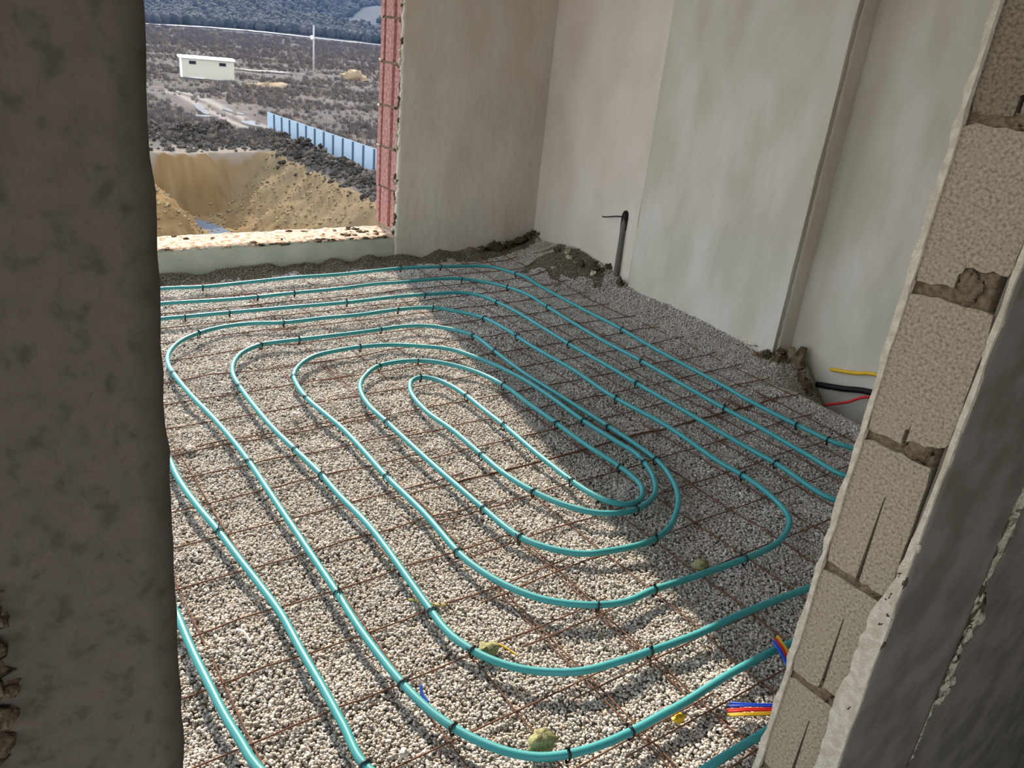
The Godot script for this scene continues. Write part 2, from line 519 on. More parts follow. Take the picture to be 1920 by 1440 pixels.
	obj("wall_core", box_mesh(Vector3(0.7, -0.65, 2.4), Vector3(3.2, 2.72, 2.6)), M.plaster, w)
	obj("wall_core", box_mesh(Vector3(-0.9, -0.65, 2.4), Vector3(0.7, 0.15, 2.6)), M.plaster, w)
	obj("wall_core", box_mesh(Vector3(-0.9, 2.45, 2.4), Vector3(0.7, 2.72, 2.6)), M.plaster, w)
	w = thing("wall_hall_left", "", "", Vector3.ZERO, "", "structure")
	obj("wall_core", box_mesh(Vector3(-2.3, -0.65, -0.46), Vector3(-2.1, 0.6, 2.4)), M.plaster, w)
	obj("wall_core", box_mesh(Vector3(-2.3, 2.3, -0.46), Vector3(-2.1, 2.72, 2.4)), M.plaster, w)
	obj("wall_core", box_mesh(Vector3(-2.3, 0.6, 2.1), Vector3(-2.1, 2.3, 2.4)), M.plaster, w)
	obj("wall_core", box_mesh(Vector3(-2.3, 0.6, -0.46), Vector3(-2.1, 2.3, 0.1)), M.plaster, w)

# ---------------------------------------------------------------- partition with the doorway
func jagged(a: Vector2, b: Vector2, n: int, amp: float, r: RandomNumberGenerator) -> PackedVector2Array:
	var out := PackedVector2Array()
	var t := (b - a).normalized()
	var nn := Vector2(t.y, -t.x)
	for i in n:
		var p := a.lerp(b, float(i) / n)
		if i > 0: p += nn * r.randf_range(-amp, amp)
		out.append(p)
	return out

func build_partition() -> void:
	var r := RandomNumberGenerator.new()
	r.seed = 33
	var w := thing("wall_partition_right", "", "", Vector3.ZERO, "", "structure")
	var at := func(u: float, v: float, a: float) -> Vector3: return Vector3(0.93 + a, v, u)
	# block end faces: joints of the courses, measured up the wall
	var ys := [-0.66, -0.46, -0.26, -0.055, 0.134, 0.324, 0.522, 0.728, 0.926, 1.117, 1.315, 1.51, 1.705, 1.90, 2.095, 2.29, 2.485, 2.70]
	for k in ys.size() - 1:
		var y0: float = ys[k] + 0.006
		var y1: float = ys[k + 1] - 0.006
		var zn := -0.3525 if y0 > 0.7 else -0.360
		if y0 < 0.3: zn = -0.372
		var zf := -0.453
		var slot: bool = y0 < 0.7
		var poly := PackedVector2Array()
		# bottom edge from far to near, with the grip slot
		var zs := -0.403
		var bite := [0.0, 0.0]
		if k == 8: bite = [0.020, 0.032]
		if k == 7: bite = [0.0, 0.020]
		if k == 5: bite = [0.004, 0.010]
		poly.append_array(jagged(Vector2(zf + 0.004, y0), Vector2(zs - 0.003, y0 + bite[0] * 0.2), 5, 0.0022, r))
		var sh := 0.13 if slot else 0.022
		poly.append(Vector2(zs - 0.003, y0 + bite[0] * 0.2))
		poly.append(Vector2(zs - 0.0026, y0 + 0.02))
		poly.append(Vector2(zs - 0.0008, y0 + sh))
		poly.append(Vector2(zs + 0.0008, y0 + sh))
		poly.append(Vector2(zs + 0.0026, y0 + 0.02 + bite[1] * 0.5))
		poly.append_array(jagged(Vector2(zs + 0.003, y0 + bite[0] + bite[1] * 0.3), Vector2(zn - 0.003, y0 + bite[1]), 6, 0.003, r))
		poly.append(Vector2(zn - 0.003, y0 + bite[1]))
		poly.append_array(jagged(Vector2(zn, y0 + bite[1] + 0.006), Vector2(zn, y1 - 0.004), 8, 0.0010, r))
		poly.append_array(jagged(Vector2(zn - 0.003, y1), Vector2(zf + 0.005, y1), 9, 0.0018, r))
		poly.append_array(jagged(Vector2(zf, y1 - 0.005), Vector2(zf, y0 + 0.006), 8, 0.0010, r))
		var push := r.randf_range(-0.0025, 0.0015)
		if y0 > 1.1: push = 0.004
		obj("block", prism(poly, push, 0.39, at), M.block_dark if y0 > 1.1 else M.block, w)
		# bed joint below the block
		obj("mortar_joint", panel(Vector3(0.9355, y0 - 0.016, -0.452), Vector3(0, 0, 0.088), Vector3(0, 0.020 + bite[1] * 1.15, 0), 0.38, 0.008, 0.003), M.mortar, w)
		# an old mortar smear on the joint
		if k > 4:
			var l := obj("mortar_lump", lump(Vector3(0.004, 0.010 + bite[1] * 0.3, 0.016), 60 + k, 0.5), M.mortar, w)
			l.position = Vector3(0.934, y0 - 0.004 + bite[1] * 0.4, r.randf_range(-0.41, -0.375))
	obj("wall_core", box_mesh(Vector3(1.325, -0.65, -0.452), Vector3(3.1, 2.72, -0.358)), M.mortar, w)
	# plaster edges of both faces
	var strip := PackedVector2Array()
	strip.append_array(jagged(Vector2(-0.3445, -0.65), Vector2(-0.3455, 0.62), 40, 0.0012, r))
	strip.append_array(jagged(Vector2(-0.3455, 0.62), Vector2(-0.344, 1.30), 30, 0.0012, r))
	strip.append_array(jagged(Vector2(-0.344, 1.30), Vector2(-0.344, 2.70), 30, 0.001, r))
	strip.append(Vector2(-0.350, 2.70))
	strip.append_array(jagged(Vector2(-0.350, 2.69), Vector2(-0.351, 0.66), 60, 0.0012, r))
	strip.append_array(jagged(Vector2(-0.353, 0.64), Vector2(-0.362, 0.52), 8, 0.003, r))
	strip.append_array(jagged(Vector2(-0.372, 0.50), Vector2(-0.373, 0.36), 9, 0.003, r))
	strip.append_array(jagged(Vector2(-0.379, 0.345), Vector2(-0.379, 0.30), 4, 0.003, r))
	strip.append_array(jagged(Vector2(-0.374, 0.28), Vector2(-0.366, -0.65), 42, 0.0018, r))
	obj("plaster_edge", prism(strip, -0.002, 0.006, at), M.plaster_edge, w)
	strip = PackedVector2Array()
	strip.append_array(jagged(Vector2(-0.452, -0.45), Vector2(-0.4525, 2.70), 110, 0.0012, r))
	strip.append_array(jagged(Vector2(-0.458, 2.70), Vector2(-0.4605, -0.45), 150, 0.0030, r))
	obj("plaster_edge", prism(strip, -0.004, 0.05, at), M.plaster_edge, w)
	obj("plaster", panel(Vector3(3.0, -0.25, -0.460), Vector3(-2.05, 0, 0), Vector3(0, 2.97, 0), 0.008, 0.05, 0.002), M.plaster, w)
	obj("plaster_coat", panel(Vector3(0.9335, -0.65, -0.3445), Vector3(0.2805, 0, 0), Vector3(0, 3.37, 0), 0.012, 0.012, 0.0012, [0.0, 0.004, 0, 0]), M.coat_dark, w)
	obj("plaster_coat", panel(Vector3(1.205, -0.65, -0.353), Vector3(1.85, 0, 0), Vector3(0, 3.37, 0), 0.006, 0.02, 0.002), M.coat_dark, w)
	for k in 26:
		var l := obj("mortar_lump", lump(Vector3(0.0035, r.randf_range(0.003, 0.009), 0.003), 300 + k, 0.6, 6, 8), M.mortar_dark if k % 2 == 0 else M.plaster_edge, w)
		l.position = Vector3(0.931, r.randf_range(0.50, 0.62) if k < 14 else r.randf_range(0.2, 1.1), -0.350 + r.randf_range(-0.008, 0.005))
	# the ridge of mortar squeezed out of the upright joint
	var ridge := [[0.92, 0.010], [0.86, 0.016], [0.80, 0.012], [0.74, 0.014], [0.70, 0.017], [0.655, 0.010], [0.61, 0.013], [0.575, 0.011], [0.54, 0.016], [0.50, 0.012], [0.47, 0.009], [0.44, 0.007], [0.41, 0.010], [0.385, 0.011], [0.355, 0.010], [0.33, 0.006], [0.305, 0.006], [0.28, 0.007], [0.255, 0.009], [0.225, 0.012], [0.195, 0.005], [0.165, 0.004], [0.14, 0.005], [0.11, 0.004], [0.08, 0.004], [0.05, 0.004], [1.0, 0.012], [1.06, 0.014], [1.14, 0.011], [1.22, 0.012]]
	for q in ridge:
		for e in 4:
			var s: float = q[1] * 1.15
			var l := obj("mortar_lump", lump(Vector3(s * r.randf_range(0.5, 0.85), s * r.randf_range(0.9, 1.9), s * r.randf_range(0.35, 0.6)), q[0] * 50 + e, 0.6, 7, 10), M.mortar_pale if r.randf() < 0.9 else M.mortar_dark, w)
			l.position = Vector3(1.216 + r.randf_range(-0.006, 0.006) + (0.02 if q[0] < 0.4 and q[0] > 0.2 else 0.0), q[0] + r.randf_range(-0.02, 0.02), -0.346)
	for q in [[1.266, 0.365, 0.011], [1.258, 0.375, 0.008], [1.263, 0.235, 0.008], [1.250, 0.222, 0.010]]:
		var l := obj("mortar_lump", lump(Vector3(q[2], q[2], q[2] * 0.6), q[0] * 90, 0.3), M.mortar_pale, w)
		l.position = Vector3(q[0], q[1], -0.346)

	# left piece: rough concrete, its edge a little out of plumb
	w = thing("wall_partition_left", "", "", Vector3.ZERO, "", "structure")
	var m := MB.new(true)
	var pts := []
	var ny := 240
	var nxx := 60
	for j in ny:
		for i in nxx:
			var y := -0.65 + 3.35 * j / (ny - 1)
			var f := float(i) / (nxx - 1)
			var xe := 0.0659 + (y - 0.75) * 0.0275 + 0.0022 + 0.0011 * nz(Vector3(0, y, 0), 25.0) + 0.0007 * nz(Vector3(0, y, 7), 90.0)
			var x := lerpf(-0.45, xe, pow(f, 0.6))
			var q := Vector3(x, y, 0)
			var d := 0.0010 * nz(q, 9.0) + 0.0006 * nz(q, 40.0)
			if i >= nxx - 2: d -= 0.003 * (i - nxx + 3)
			pts.append(Vector3(x, y, -0.357 + d))
	var first := 0
	for p in pts: m.v(p)
	for j in ny - 1:
		for i in nxx - 1:
			var a := first + j * nxx + i
			m.quad(a, a + nxx, a + nxx + 1, a + 1)
	for j in ny - 1:
		var p: Vector3 = pts[j * nxx + nxx - 1]
		var q: Vector3 = pts[j * nxx + nxx * 2 - 1]
		m.face(p, q, Vector3(q.x - 0.004, q.y, -0.457), Vector3(p.x - 0.004, p.y, -0.457))
	obj("concrete_face", m.done(), M.concrete, w)
	obj("wall_core", box_mesh(Vector3(-2.2, -0.65, -0.459), Vector3(-0.44, 2.72, -0.357)), M.concrete, w)
	obj("wall_core", box_mesh(Vector3(-0.45, -0.65, -0.459), Vector3(0.045, 2.72, -0.366)), M.concrete, w)
	obj("lintel", box_mesh(Vector3(0.045, 2.2, -0.457), Vector3(0.95, 2.72, -0.357)), M.concrete, w)
	for q in [[-0.006, 0.897, 0.010, 0.006], [0.000, 0.884, 0.007, 0.004], [-0.004, 0.868, 0.010, 0.007], [-0.012, 0.855, 0.013, 0.009], [-0.002, 0.842, 0.007, 0.005], [-0.010, 0.826, 0.012, 0.007], [-0.014, 0.812, 0.012, 0.008], [-0.025, 0.84, 0.02, 0.012], [-0.028, 0.88, 0.02, 0.010], [-0.03, 0.80, 0.02, 0.009]]:
		var l := obj("mortar_lump", lump(Vector3(q[2], q[3], 0.006), q[1] * 70, 0.45, 10, 14), M.mortar, w)
		l.position = Vector3(q[0] - 0.010, q[1], -0.356)

# ---------------------------------------------------------------- mesh, pipe and ties
func build_steel() -> void:
	# four sheets of welded wire, 15 cm squares, lapped over one another
	var xs := [0.13, 0.28, 0.43, 0.58, 0.725, 0.89, 1.04, 1.19, 1.345, 1.50, 1.65, 1.80, 1.95, 2.10, 2.25, 2.40, 2.54]
	var zs := [-3.49, -3.33, -3.18, -3.02, -2.87, -2.71, -2.52, -2.36, -2.20, -2.03, -1.88, -1.735, -1.585, -1.44, -1.28, -1.13, -0.972, -0.81, -0.66, -0.51]
	var r := RandomNumberGenerator.new()
	r.seed = 8
	var sheets := [
		["rusty steel wire mesh sheet by the parapet, left of the sun patch edge", -0.02, 1.10, -3.55, -1.98, 0.0, 0.0, 0.0],
		["rusty steel wire mesh sheet under the lower left pipe runs", -0.02, 1.10, -2.09, -0.46, 0.012, -0.021, 0.0022],
		["rusty steel wire mesh sheet in the shade along the right wall", 0.98, 2.60, -3.55, -1.53, 0.016, 0.012, 0.0030],
		["rusty steel wire mesh sheet beside the block door jamb", 0.84, 2.46, -1.64, -0.46, 0.022, 0.010, 0.0045]]
	for s in sheets:
		var t := thing("steel_mesh", s[0], "steel mesh", Vector3.ZERO, "reinforcing mesh sheets on the gravel")
		for x in xs:
			if x < s[1] or x > s[2]: continue
			var pts := PackedVector3Array()
			var n := 26
			var dx := r.randf_range(-0.006, 0.006)
			for i in n + 1:
				var z := lerpf(s[3], s[4], float(i) / n)
				var q := Vector3(x + s[5] + dx * i / n, 0, z)
				q.y = maxf(bed(q.x, q.z), -0.004) + 0.0006 + s[7] + 0.0025 * nz(q, 3.0)
				pts.append(q)
			var m := MB.new(true)
			m.tube(pts, 0.0019, 6)
			obj("wire", m.done(), M.rust, t)
		for z in zs:
			if z < s[3] or z > s[4]: continue
			var pts := PackedVector3Array()
			var n := 26
			var dz := r.randf_range(-0.008, 0.008)
			for i in n + 1:
				var x := lerpf(s[1], s[2], float(i) / n)
				var q := Vector3(x, 0, z + s[6] + dz * i / n + (x - 0.4) * 0.012)
				q.y = maxf(bed(q.x, q.z), -0.004) + 0.0040 + s[7] + 0.0025 * nz(q, 3.0)
				pts.append(q)
			var m := MB.new(true)
			m.tube(pts, 0.0019, 6)
			obj("wire", m.done(), M.rust, t)

func build_pipe() -> void:
	# plan of the one long run of floor heating pipe: out along the walls, into the double spiral and back out of the door
	var plan := [-0.950,-0.800, -0.970,-1.600, -0.950,-2.600, -0.900,-3.150, -0.700,-3.360, -0.200,-3.380, 0.718,-3.401, 0.882,-3.384, 1.116,-3.394, 1.365,-3.392, 1.690,-3.388, 1.841,-3.392, 2.054,-3.362, 2.210,-3.344, 2.311,-3.294, 2.359,-3.197, 2.388,-3.076, 2.371,-2.948, 2.354,-2.615, 2.342,-2.300, 2.309,-1.960, 2.294,-1.678, 2.281,-1.563, 2.284,-1.346, 2.305,-1.162, 2.520,-0.980, 2.550,-0.800, 2.450,-0.620, 2.200,-0.520, 1.700,-0.510, 1.350,-0.530, 1.066,-0.538, 0.996,-0.540, 0.936,-0.541, 0.800,-0.535, 0.660,-0.560, 0.550,-0.630, 0.480,-0.720, 0.429,-0.839, 0.432,-0.928, 0.435,-1.025, 0.437,-1.132, 0.441,-1.256, 0.434,-1.375, 0.425,-1.473, 0.416,-1.582, 0.403,-1.705, 0.396,-1.854, 0.402,-2.004, 0.400,-2.200, 0.390,-2.500, 0.400,-2.800, 0.450,-2.950, 0.550,-3.030, 0.643,-3.042, 0.719,-3.038, 0.887,-3.032, 1.099,-3.018, 1.374,-2.999, 1.650,-3.001, 1.801,-2.985, 1.923,-2.958, 1.992,-2.895, 2.019,-2.794, 2.028,-2.638, 2.012,-2.447, 2.003,-2.248, 2.000,-2.084, 1.990,-1.835, 1.980,-1.560, 1.977,-1.314, 1.978,-1.202, 1.961,-0.976, 2.120,-0.930, 2.100,-0.800, 2.000,-0.740, 1.850,-0.730, 1.530,-0.762, 1.457,-0.769, 1.329,-0.778, 1.161,-0.786, 1.045,-0.799, 0.966,-0.809, 0.885,-0.825, 0.831,-0.848, 0.786,-0.882, 0.752,-0.926, 0.725,-0.973, 0.712,-1.045, 0.715,-1.138, 0.731,-1.434, 0.726,-1.622, 0.725,-1.723, 0.712,-1.879, 0.701,-2.028, 0.701,-2.179, 0.707,-2.342, 0.716,-2.439, 0.749,-2.535, 0.805,-2.614, 0.885,-2.660, 0.951,-2.663, 1.030,-2.660, 1.230,-2.654, 1.367,-2.661, 1.452,-2.659, 1.551,-2.630, 1.624,-2.567, 1.679,-2.464, 1.671,-2.296, 1.650,-2.058, 1.653,-1.828, 1.653,-1.612, 1.644,-1.418, 1.633,-1.351, 1.595,-1.266, 1.548,-1.201, 1.494,-1.154, 1.416,-1.105, 1.340,-1.083, 1.267,-1.085, 1.195,-1.096, 1.135,-1.119, 1.076,-1.176, 1.039,-1.249, 1.027,-1.395, 1.023,-1.513, 1.019,-1.685, 1.021,-1.927, 1.020,-2.040, 1.038,-2.140, 1.071,-2.218, 1.129,-2.285, 1.195,-2.329, 1.291,-2.333, 1.347,-2.319, 1.395,-2.292, 1.449,-2.228, 1.498,-2.135, 1.519,-2.017, 1.511,-1.848, 1.507,-1.698, 1.502,-1.535, 1.506,-1.396, 1.505,-1.338, 1.496,-1.294, 1.471,-1.257, 1.428,-1.230, 1.386,-1.231, 1.347,-1.261, 1.329,-1.317, 1.324,-1.397, 1.329,-1.543, 1.342,-1.760, 1.348,-1.885, 1.354,-1.997, 1.345,-2.089, 1.323,-2.166, 1.282,-2.193, 1.240,-2.179, 1.202,-2.121, 1.183,-2.056, 1.169,-1.942, 1.177,-1.791, 1.176,-1.632, 1.176,-1.503, 1.194,-1.402, 1.233,-1.306, 1.290,-1.237, 1.375,-1.207, 1.442,-1.211, 1.503,-1.241, 1.545,-1.284, 1.582,-1.355, 1.607,-1.431, 1.606,-1.529, 1.603,-1.679, 1.614,-1.872, 1.613,-2.048, 1.588,-2.205, 1.559,-2.288, 1.522,-2.360, 1.464,-2.414, 1.359,-2.483, 1.295,-2.504, 1.207,-2.512, 1.117,-2.510, 1.027,-2.496, 0.950,-2.443, 0.896,-2.366, 0.878,-2.298, 0.866,-2.179, 0.884,-1.927, 0.881,-1.770, 0.875,-1.641, 0.877,-1.426, 0.870,-1.252, 0.875,-1.185, 0.898,-1.119, 0.940,-1.041, 0.983,-0.992, 1.039,-0.955, 1.106,-0.938, 1.195,-0.938, 1.295,-0.928, 1.483,-0.914, 1.559,-0.914, 1.625,-0.921, 1.707,-0.951, 1.757,-0.988, 1.795,-1.061, 1.819,-1.184, 1.817,-1.285, 1.834,-1.506, 1.828,-1.767, 1.846,-2.047, 1.840,-2.291, 1.849,-2.488, 1.835,-2.646, 1.768,-2.752, 1.696,-2.817, 1.536,-2.839, 1.349,-2.839, 1.201,-2.847, 1.040,-2.848, 0.915,-2.880, 0.814,-2.879, 0.716,-2.843, 0.633,-2.783, 0.579,-2.702, 0.554,-2.615, 0.547,-2.496, 0.555,-2.324, 0.569,-2.171, 0.577,-1.987, 0.579,-1.866, 0.572,-1.529, 0.569,-1.411, 0.566,-1.259, 0.561,-1.120, 0.566,-0.966, 0.577,-0.882, 0.594,-0.835, 0.620,-0.781, 0.649,-0.739, 0.687,-0.703, 0.732,-0.684, 0.799,-0.670, 0.868,-0.666, 0.938,-0.667, 1.001,-0.665, 1.150,-0.670, 1.270,-0.668, 1.323,-0.664, 1.600,-0.630, 1.900,-0.620, 2.200,-0.650, 2.320,-0.750, 2.330,-0.900, 2.116,-1.044, 2.123,-1.185, 2.139,-1.390, 2.139,-1.544, 2.146,-1.699, 2.162,-1.989, 2.168,-2.250, 2.205,-2.654, 2.224,-2.837, 2.198,-2.966, 2.144,-3.071, 2.050,-3.149, 1.889,-3.184, 1.718,-3.187, 1.597,-3.198, 1.378,-3.179, 1.213,-3.184, 0.903,-3.190, 0.679,-3.211, 0.550,-3.200, 0.400,-3.150, 0.280,-2.950, 0.255,-2.600, 0.250,-2.000, 0.255,-1.600, 0.263,-1.342, 0.262,-1.292, 0.262,-1.216, 0.264,-1.135, 0.267,-1.050, 0.273,-0.982, 0.280,-0.924, 0.360,-0.680, 0.420,-0.500, 0.470,-0.300, 0.500,0.000, 0.500,0.600]
	var ctl := []
	for i in range(0, plan.size(), 2): ctl.append(Vector2(plan[i], plan[i + 1]))
	# even out the hand-laid points, then a centripetal curve through them
	for pass_ in 1:
		var c2 := ctl.duplicate()
		for i in range(1, ctl.size() - 1):
			c2[i] = ctl[i] * 0.6 + (ctl[i - 1] + ctl[i + 1]) * 0.2 if (ctl[i + 1] - ctl[i - 1]).length() < 0.14 else ctl[i]
		ctl = c2
	var pts := PackedVector3Array()
	for i in ctl.size() - 1:
		var p0: Vector2 = ctl[maxi(i - 1, 0)]
		var p1: Vector2 = ctl[i]
		var p2: Vector2 = ctl[i + 1]
		var p3: Vector2 = ctl[mini(i + 2, ctl.size() - 1)]
		var k := maxi(2, int(p1.distance_to(p2) / 0.016))
		for j in k:
			var t := float(j) / k
			var d1 := maxf(pow(p0.distance_to(p1), 0.5), 1e-3)
			var d2 := maxf(pow(p1.distance_to(p2), 0.5), 1e-3)
			var d3 := maxf(pow(p2.distance_to(p3), 0.5), 1e-3)
			var m1 := d2 * ((p1 - p0) / d1 - (p2 - p0) / (d1 + d2) + (p2 - p1) / d2)
			var m2 := d2 * ((p2 - p1) / d2 - (p3 - p1) / (d2 + d3) + (p3 - p2) / d3)
			if i == 0: m1 = p2 - p1
			if i == ctl.size() - 2: m2 = p2 - p1
			var q := p1 * (2 * t * t * t - 3 * t * t + 1) + m1 * (t * t * t - 2 * t * t + t) + p2 * (-2 * t * t * t + 3 * t * t) + m2 * (t * t * t - t * t)
			var y := 0.031 + 0.003 * nz(Vector3(q.x, 5, q.y), 2.5)
			y -= 0.615 * smoothstep(-0.46, -0.10, q.y)
			pts.append(Vector3(q.x, y, q.y))
	pts.append(Vector3(ctl[-1].x, -0.584, ctl[-1].y))
	var t := thing("heating_pipe", "turquoise floor heating pipe laid in a double spiral over the gravel", "pipe")
	var m := MB.new(true)
	m.tube(pts, 0.0080, 12)
	obj("tube", m.done(), M.pipe, t)
	# cable ties: a strap round pipe and wire, a head and a cut tail
	var ties := [0.883,-3.388, 1.841,-3.392, 2.062,-3.350, 2.370,-3.145, 2.342,-2.307, 2.288,-1.348, 2.305,-1.223, 1.213,-3.184, 1.045,-3.184, 2.058,-3.152, 2.203,-2.973, 2.202,-2.650, 2.164,-1.988, 2.139,-1.544, 0.719,-3.038, 0.887,-3.032, 1.372,-2.996, 1.749,-2.981, 2.023,-2.804, 2.003,-2.248, 1.990,-1.835, 1.984,-1.206, 0.719,-2.842, 1.038,-2.842, 1.539,-2.845, 1.700,-2.819, 1.836,-2.635, 1.840,-2.398, 1.828,-1.767, 1.817,-1.202, 1.486,-0.913, 1.196,-0.939, 1.039,-0.952, 0.872,-1.260, 0.875,-1.641, 0.866,-2.179, 0.896,-2.347, 1.204,-2.510, 1.603,-1.679, 1.588,-1.379, 1.385,-1.205, 1.198,-1.400, 1.178,-1.634, 1.282,-2.193, 1.344,-1.997, 1.324,-1.397, 1.344,-1.763, 1.346,-2.317, 1.197,-2.334, 1.519,-2.017, 1.507,-1.698, 1.504,-1.395, 1.019,-1.924, 1.027,-1.395, 1.042,-1.248, 1.341,-1.080, 1.653,-1.612, 1.644,-1.381, 1.671,-2.296, 1.677,-2.471, 1.365,-2.661, 1.031,-2.662, 0.883,-2.655, 0.710,-2.350, 0.727,-1.728, 0.717,-1.120, 0.724,-0.968, 1.045,-0.798, 0.707,-1.878, 0.868,-0.664, 0.728,-0.678, 0.594,-0.835, 0.568,-0.970, 0.569,-1.267, 0.577,-1.870, 0.546,-2.508, 0.416,-1.575, 0.429,-0.840]
	var kinds := []
	for k in 3:
		var mb := MB.new(true)
		var loop := []
		var n := 16
		for i in n:
			var a := TAU * i / n
			var q := Vector2(cos(a), sin(a)) * 0.0098
			if q.y < 0: q = Vector2(q.x * 0.75, q.y * 1.9)
			loop.append(q)
		for i in n:
			var a: Vector2 = loop[i]
			var b: Vector2 = loop[(i + 1) % n]
			var ao := a * 1.16
			var bo := b * 1.16
			var w := 0.0021
			mb.face(Vector3(ao.x, ao.y, w), Vector3(ao.x, ao.y, -w), Vector3(bo.x, bo.y, -w), Vector3(bo.x, bo.y, w))
			mb.face(Vector3(a.x, a.y, w), Vector3(ao.x, ao.y, w), Vector3(bo.x, bo.y, w), Vector3(b.x, b.y, w))
			mb.face(Vector3(a.x, a.y, -w), Vector3(b.x, b.y, -w), Vector3(bo.x, bo.y, -w), Vector3(ao.x, ao.y, -w))
		var ang: float = [0.5, 1.35, 2.5][k]
		var d := Vector3(cos(ang), sin(ang), 0)
		var e := Vector3(-d.y, d.x, 0)
		var c := d * 0.0125
		var tail := PackedVector3Array([c, c + d * 0.006 + e * 0.003, c + d * 0.012 + e * 0.007 + Vector3(0, 0, 0.003)])
		mb.tube(tail, 0.0011, 5)
		var hd := MB.new(false)
		hd.box(Vector3(-0.0026, -0.0022, -0.0028), Vector3(0.0026, 0.0022, 0.0028))
		var am := mb.done()
		var st := SurfaceTool.new()
		st.append_from(am, 0, Transform3D.IDENTITY)
		st.append_from(hd.done(), 0, Transform3D(Basis(Vector3(0, 0, 1), ang), c))
		kinds.append(st.commit())
	for i in range(0, ties.size(), 2):
		var p := Vector2(ties[i], ties[i + 1])
		var best := 1e9
		var at := 1
		for j in range(1, pts.size() - 1):
			var dd := Vector2(pts[j].x, pts[j].z).distance_squared_to(p)
			if dd < best:
				best = dd
				at = j
		var tg := (pts[at + 1] - pts[at - 1]).normalized()
		var right := Vector3.UP.cross(tg).normalized()
		var o := obj("cable_tie", kinds[(i / 2) % 3], M.tie, t)
		o.transform = Transform3D(Basis(right, tg.cross(right).normalized(), tg), pts[at])

# ---------------------------------------------------------------- loose things in the room
func tube_thing(called: String, pts: Array, r: float, m: Material, label: String, category: String, group := "", sides := 8) -> MeshInstance3D:
	var mb := MB.new(true)
	var p := PackedVector3Array()
	for i in pts.size() - 1:
		var a: Vector3 = pts[maxi(i - 1, 0)]
		var b: Vector3 = pts[i]
		var c: Vector3 = pts[i + 1]
		var d: Vector3 = pts[mini(i + 2, pts.size() - 1)]
		for k in 6: p.append(b.cubic_interpolate(c, a, d, k / 6.0))
	p.append(pts[-1])
	mb.tube(p, r, sides)
	var o := obj(called, mb.done(), m)
	tag(o, label, category, group)
	return o

func lump_thing(called: String, at: Vector3, r: Vector3, seed: float, m: Material, label: String, category: String, group := "", rough := 0.5) -> MeshInstance3D:
	var o := obj(called, lump(r, seed, rough, 9, 14), m)
	o.position = at
	tag(o, label, category, group)
	return o

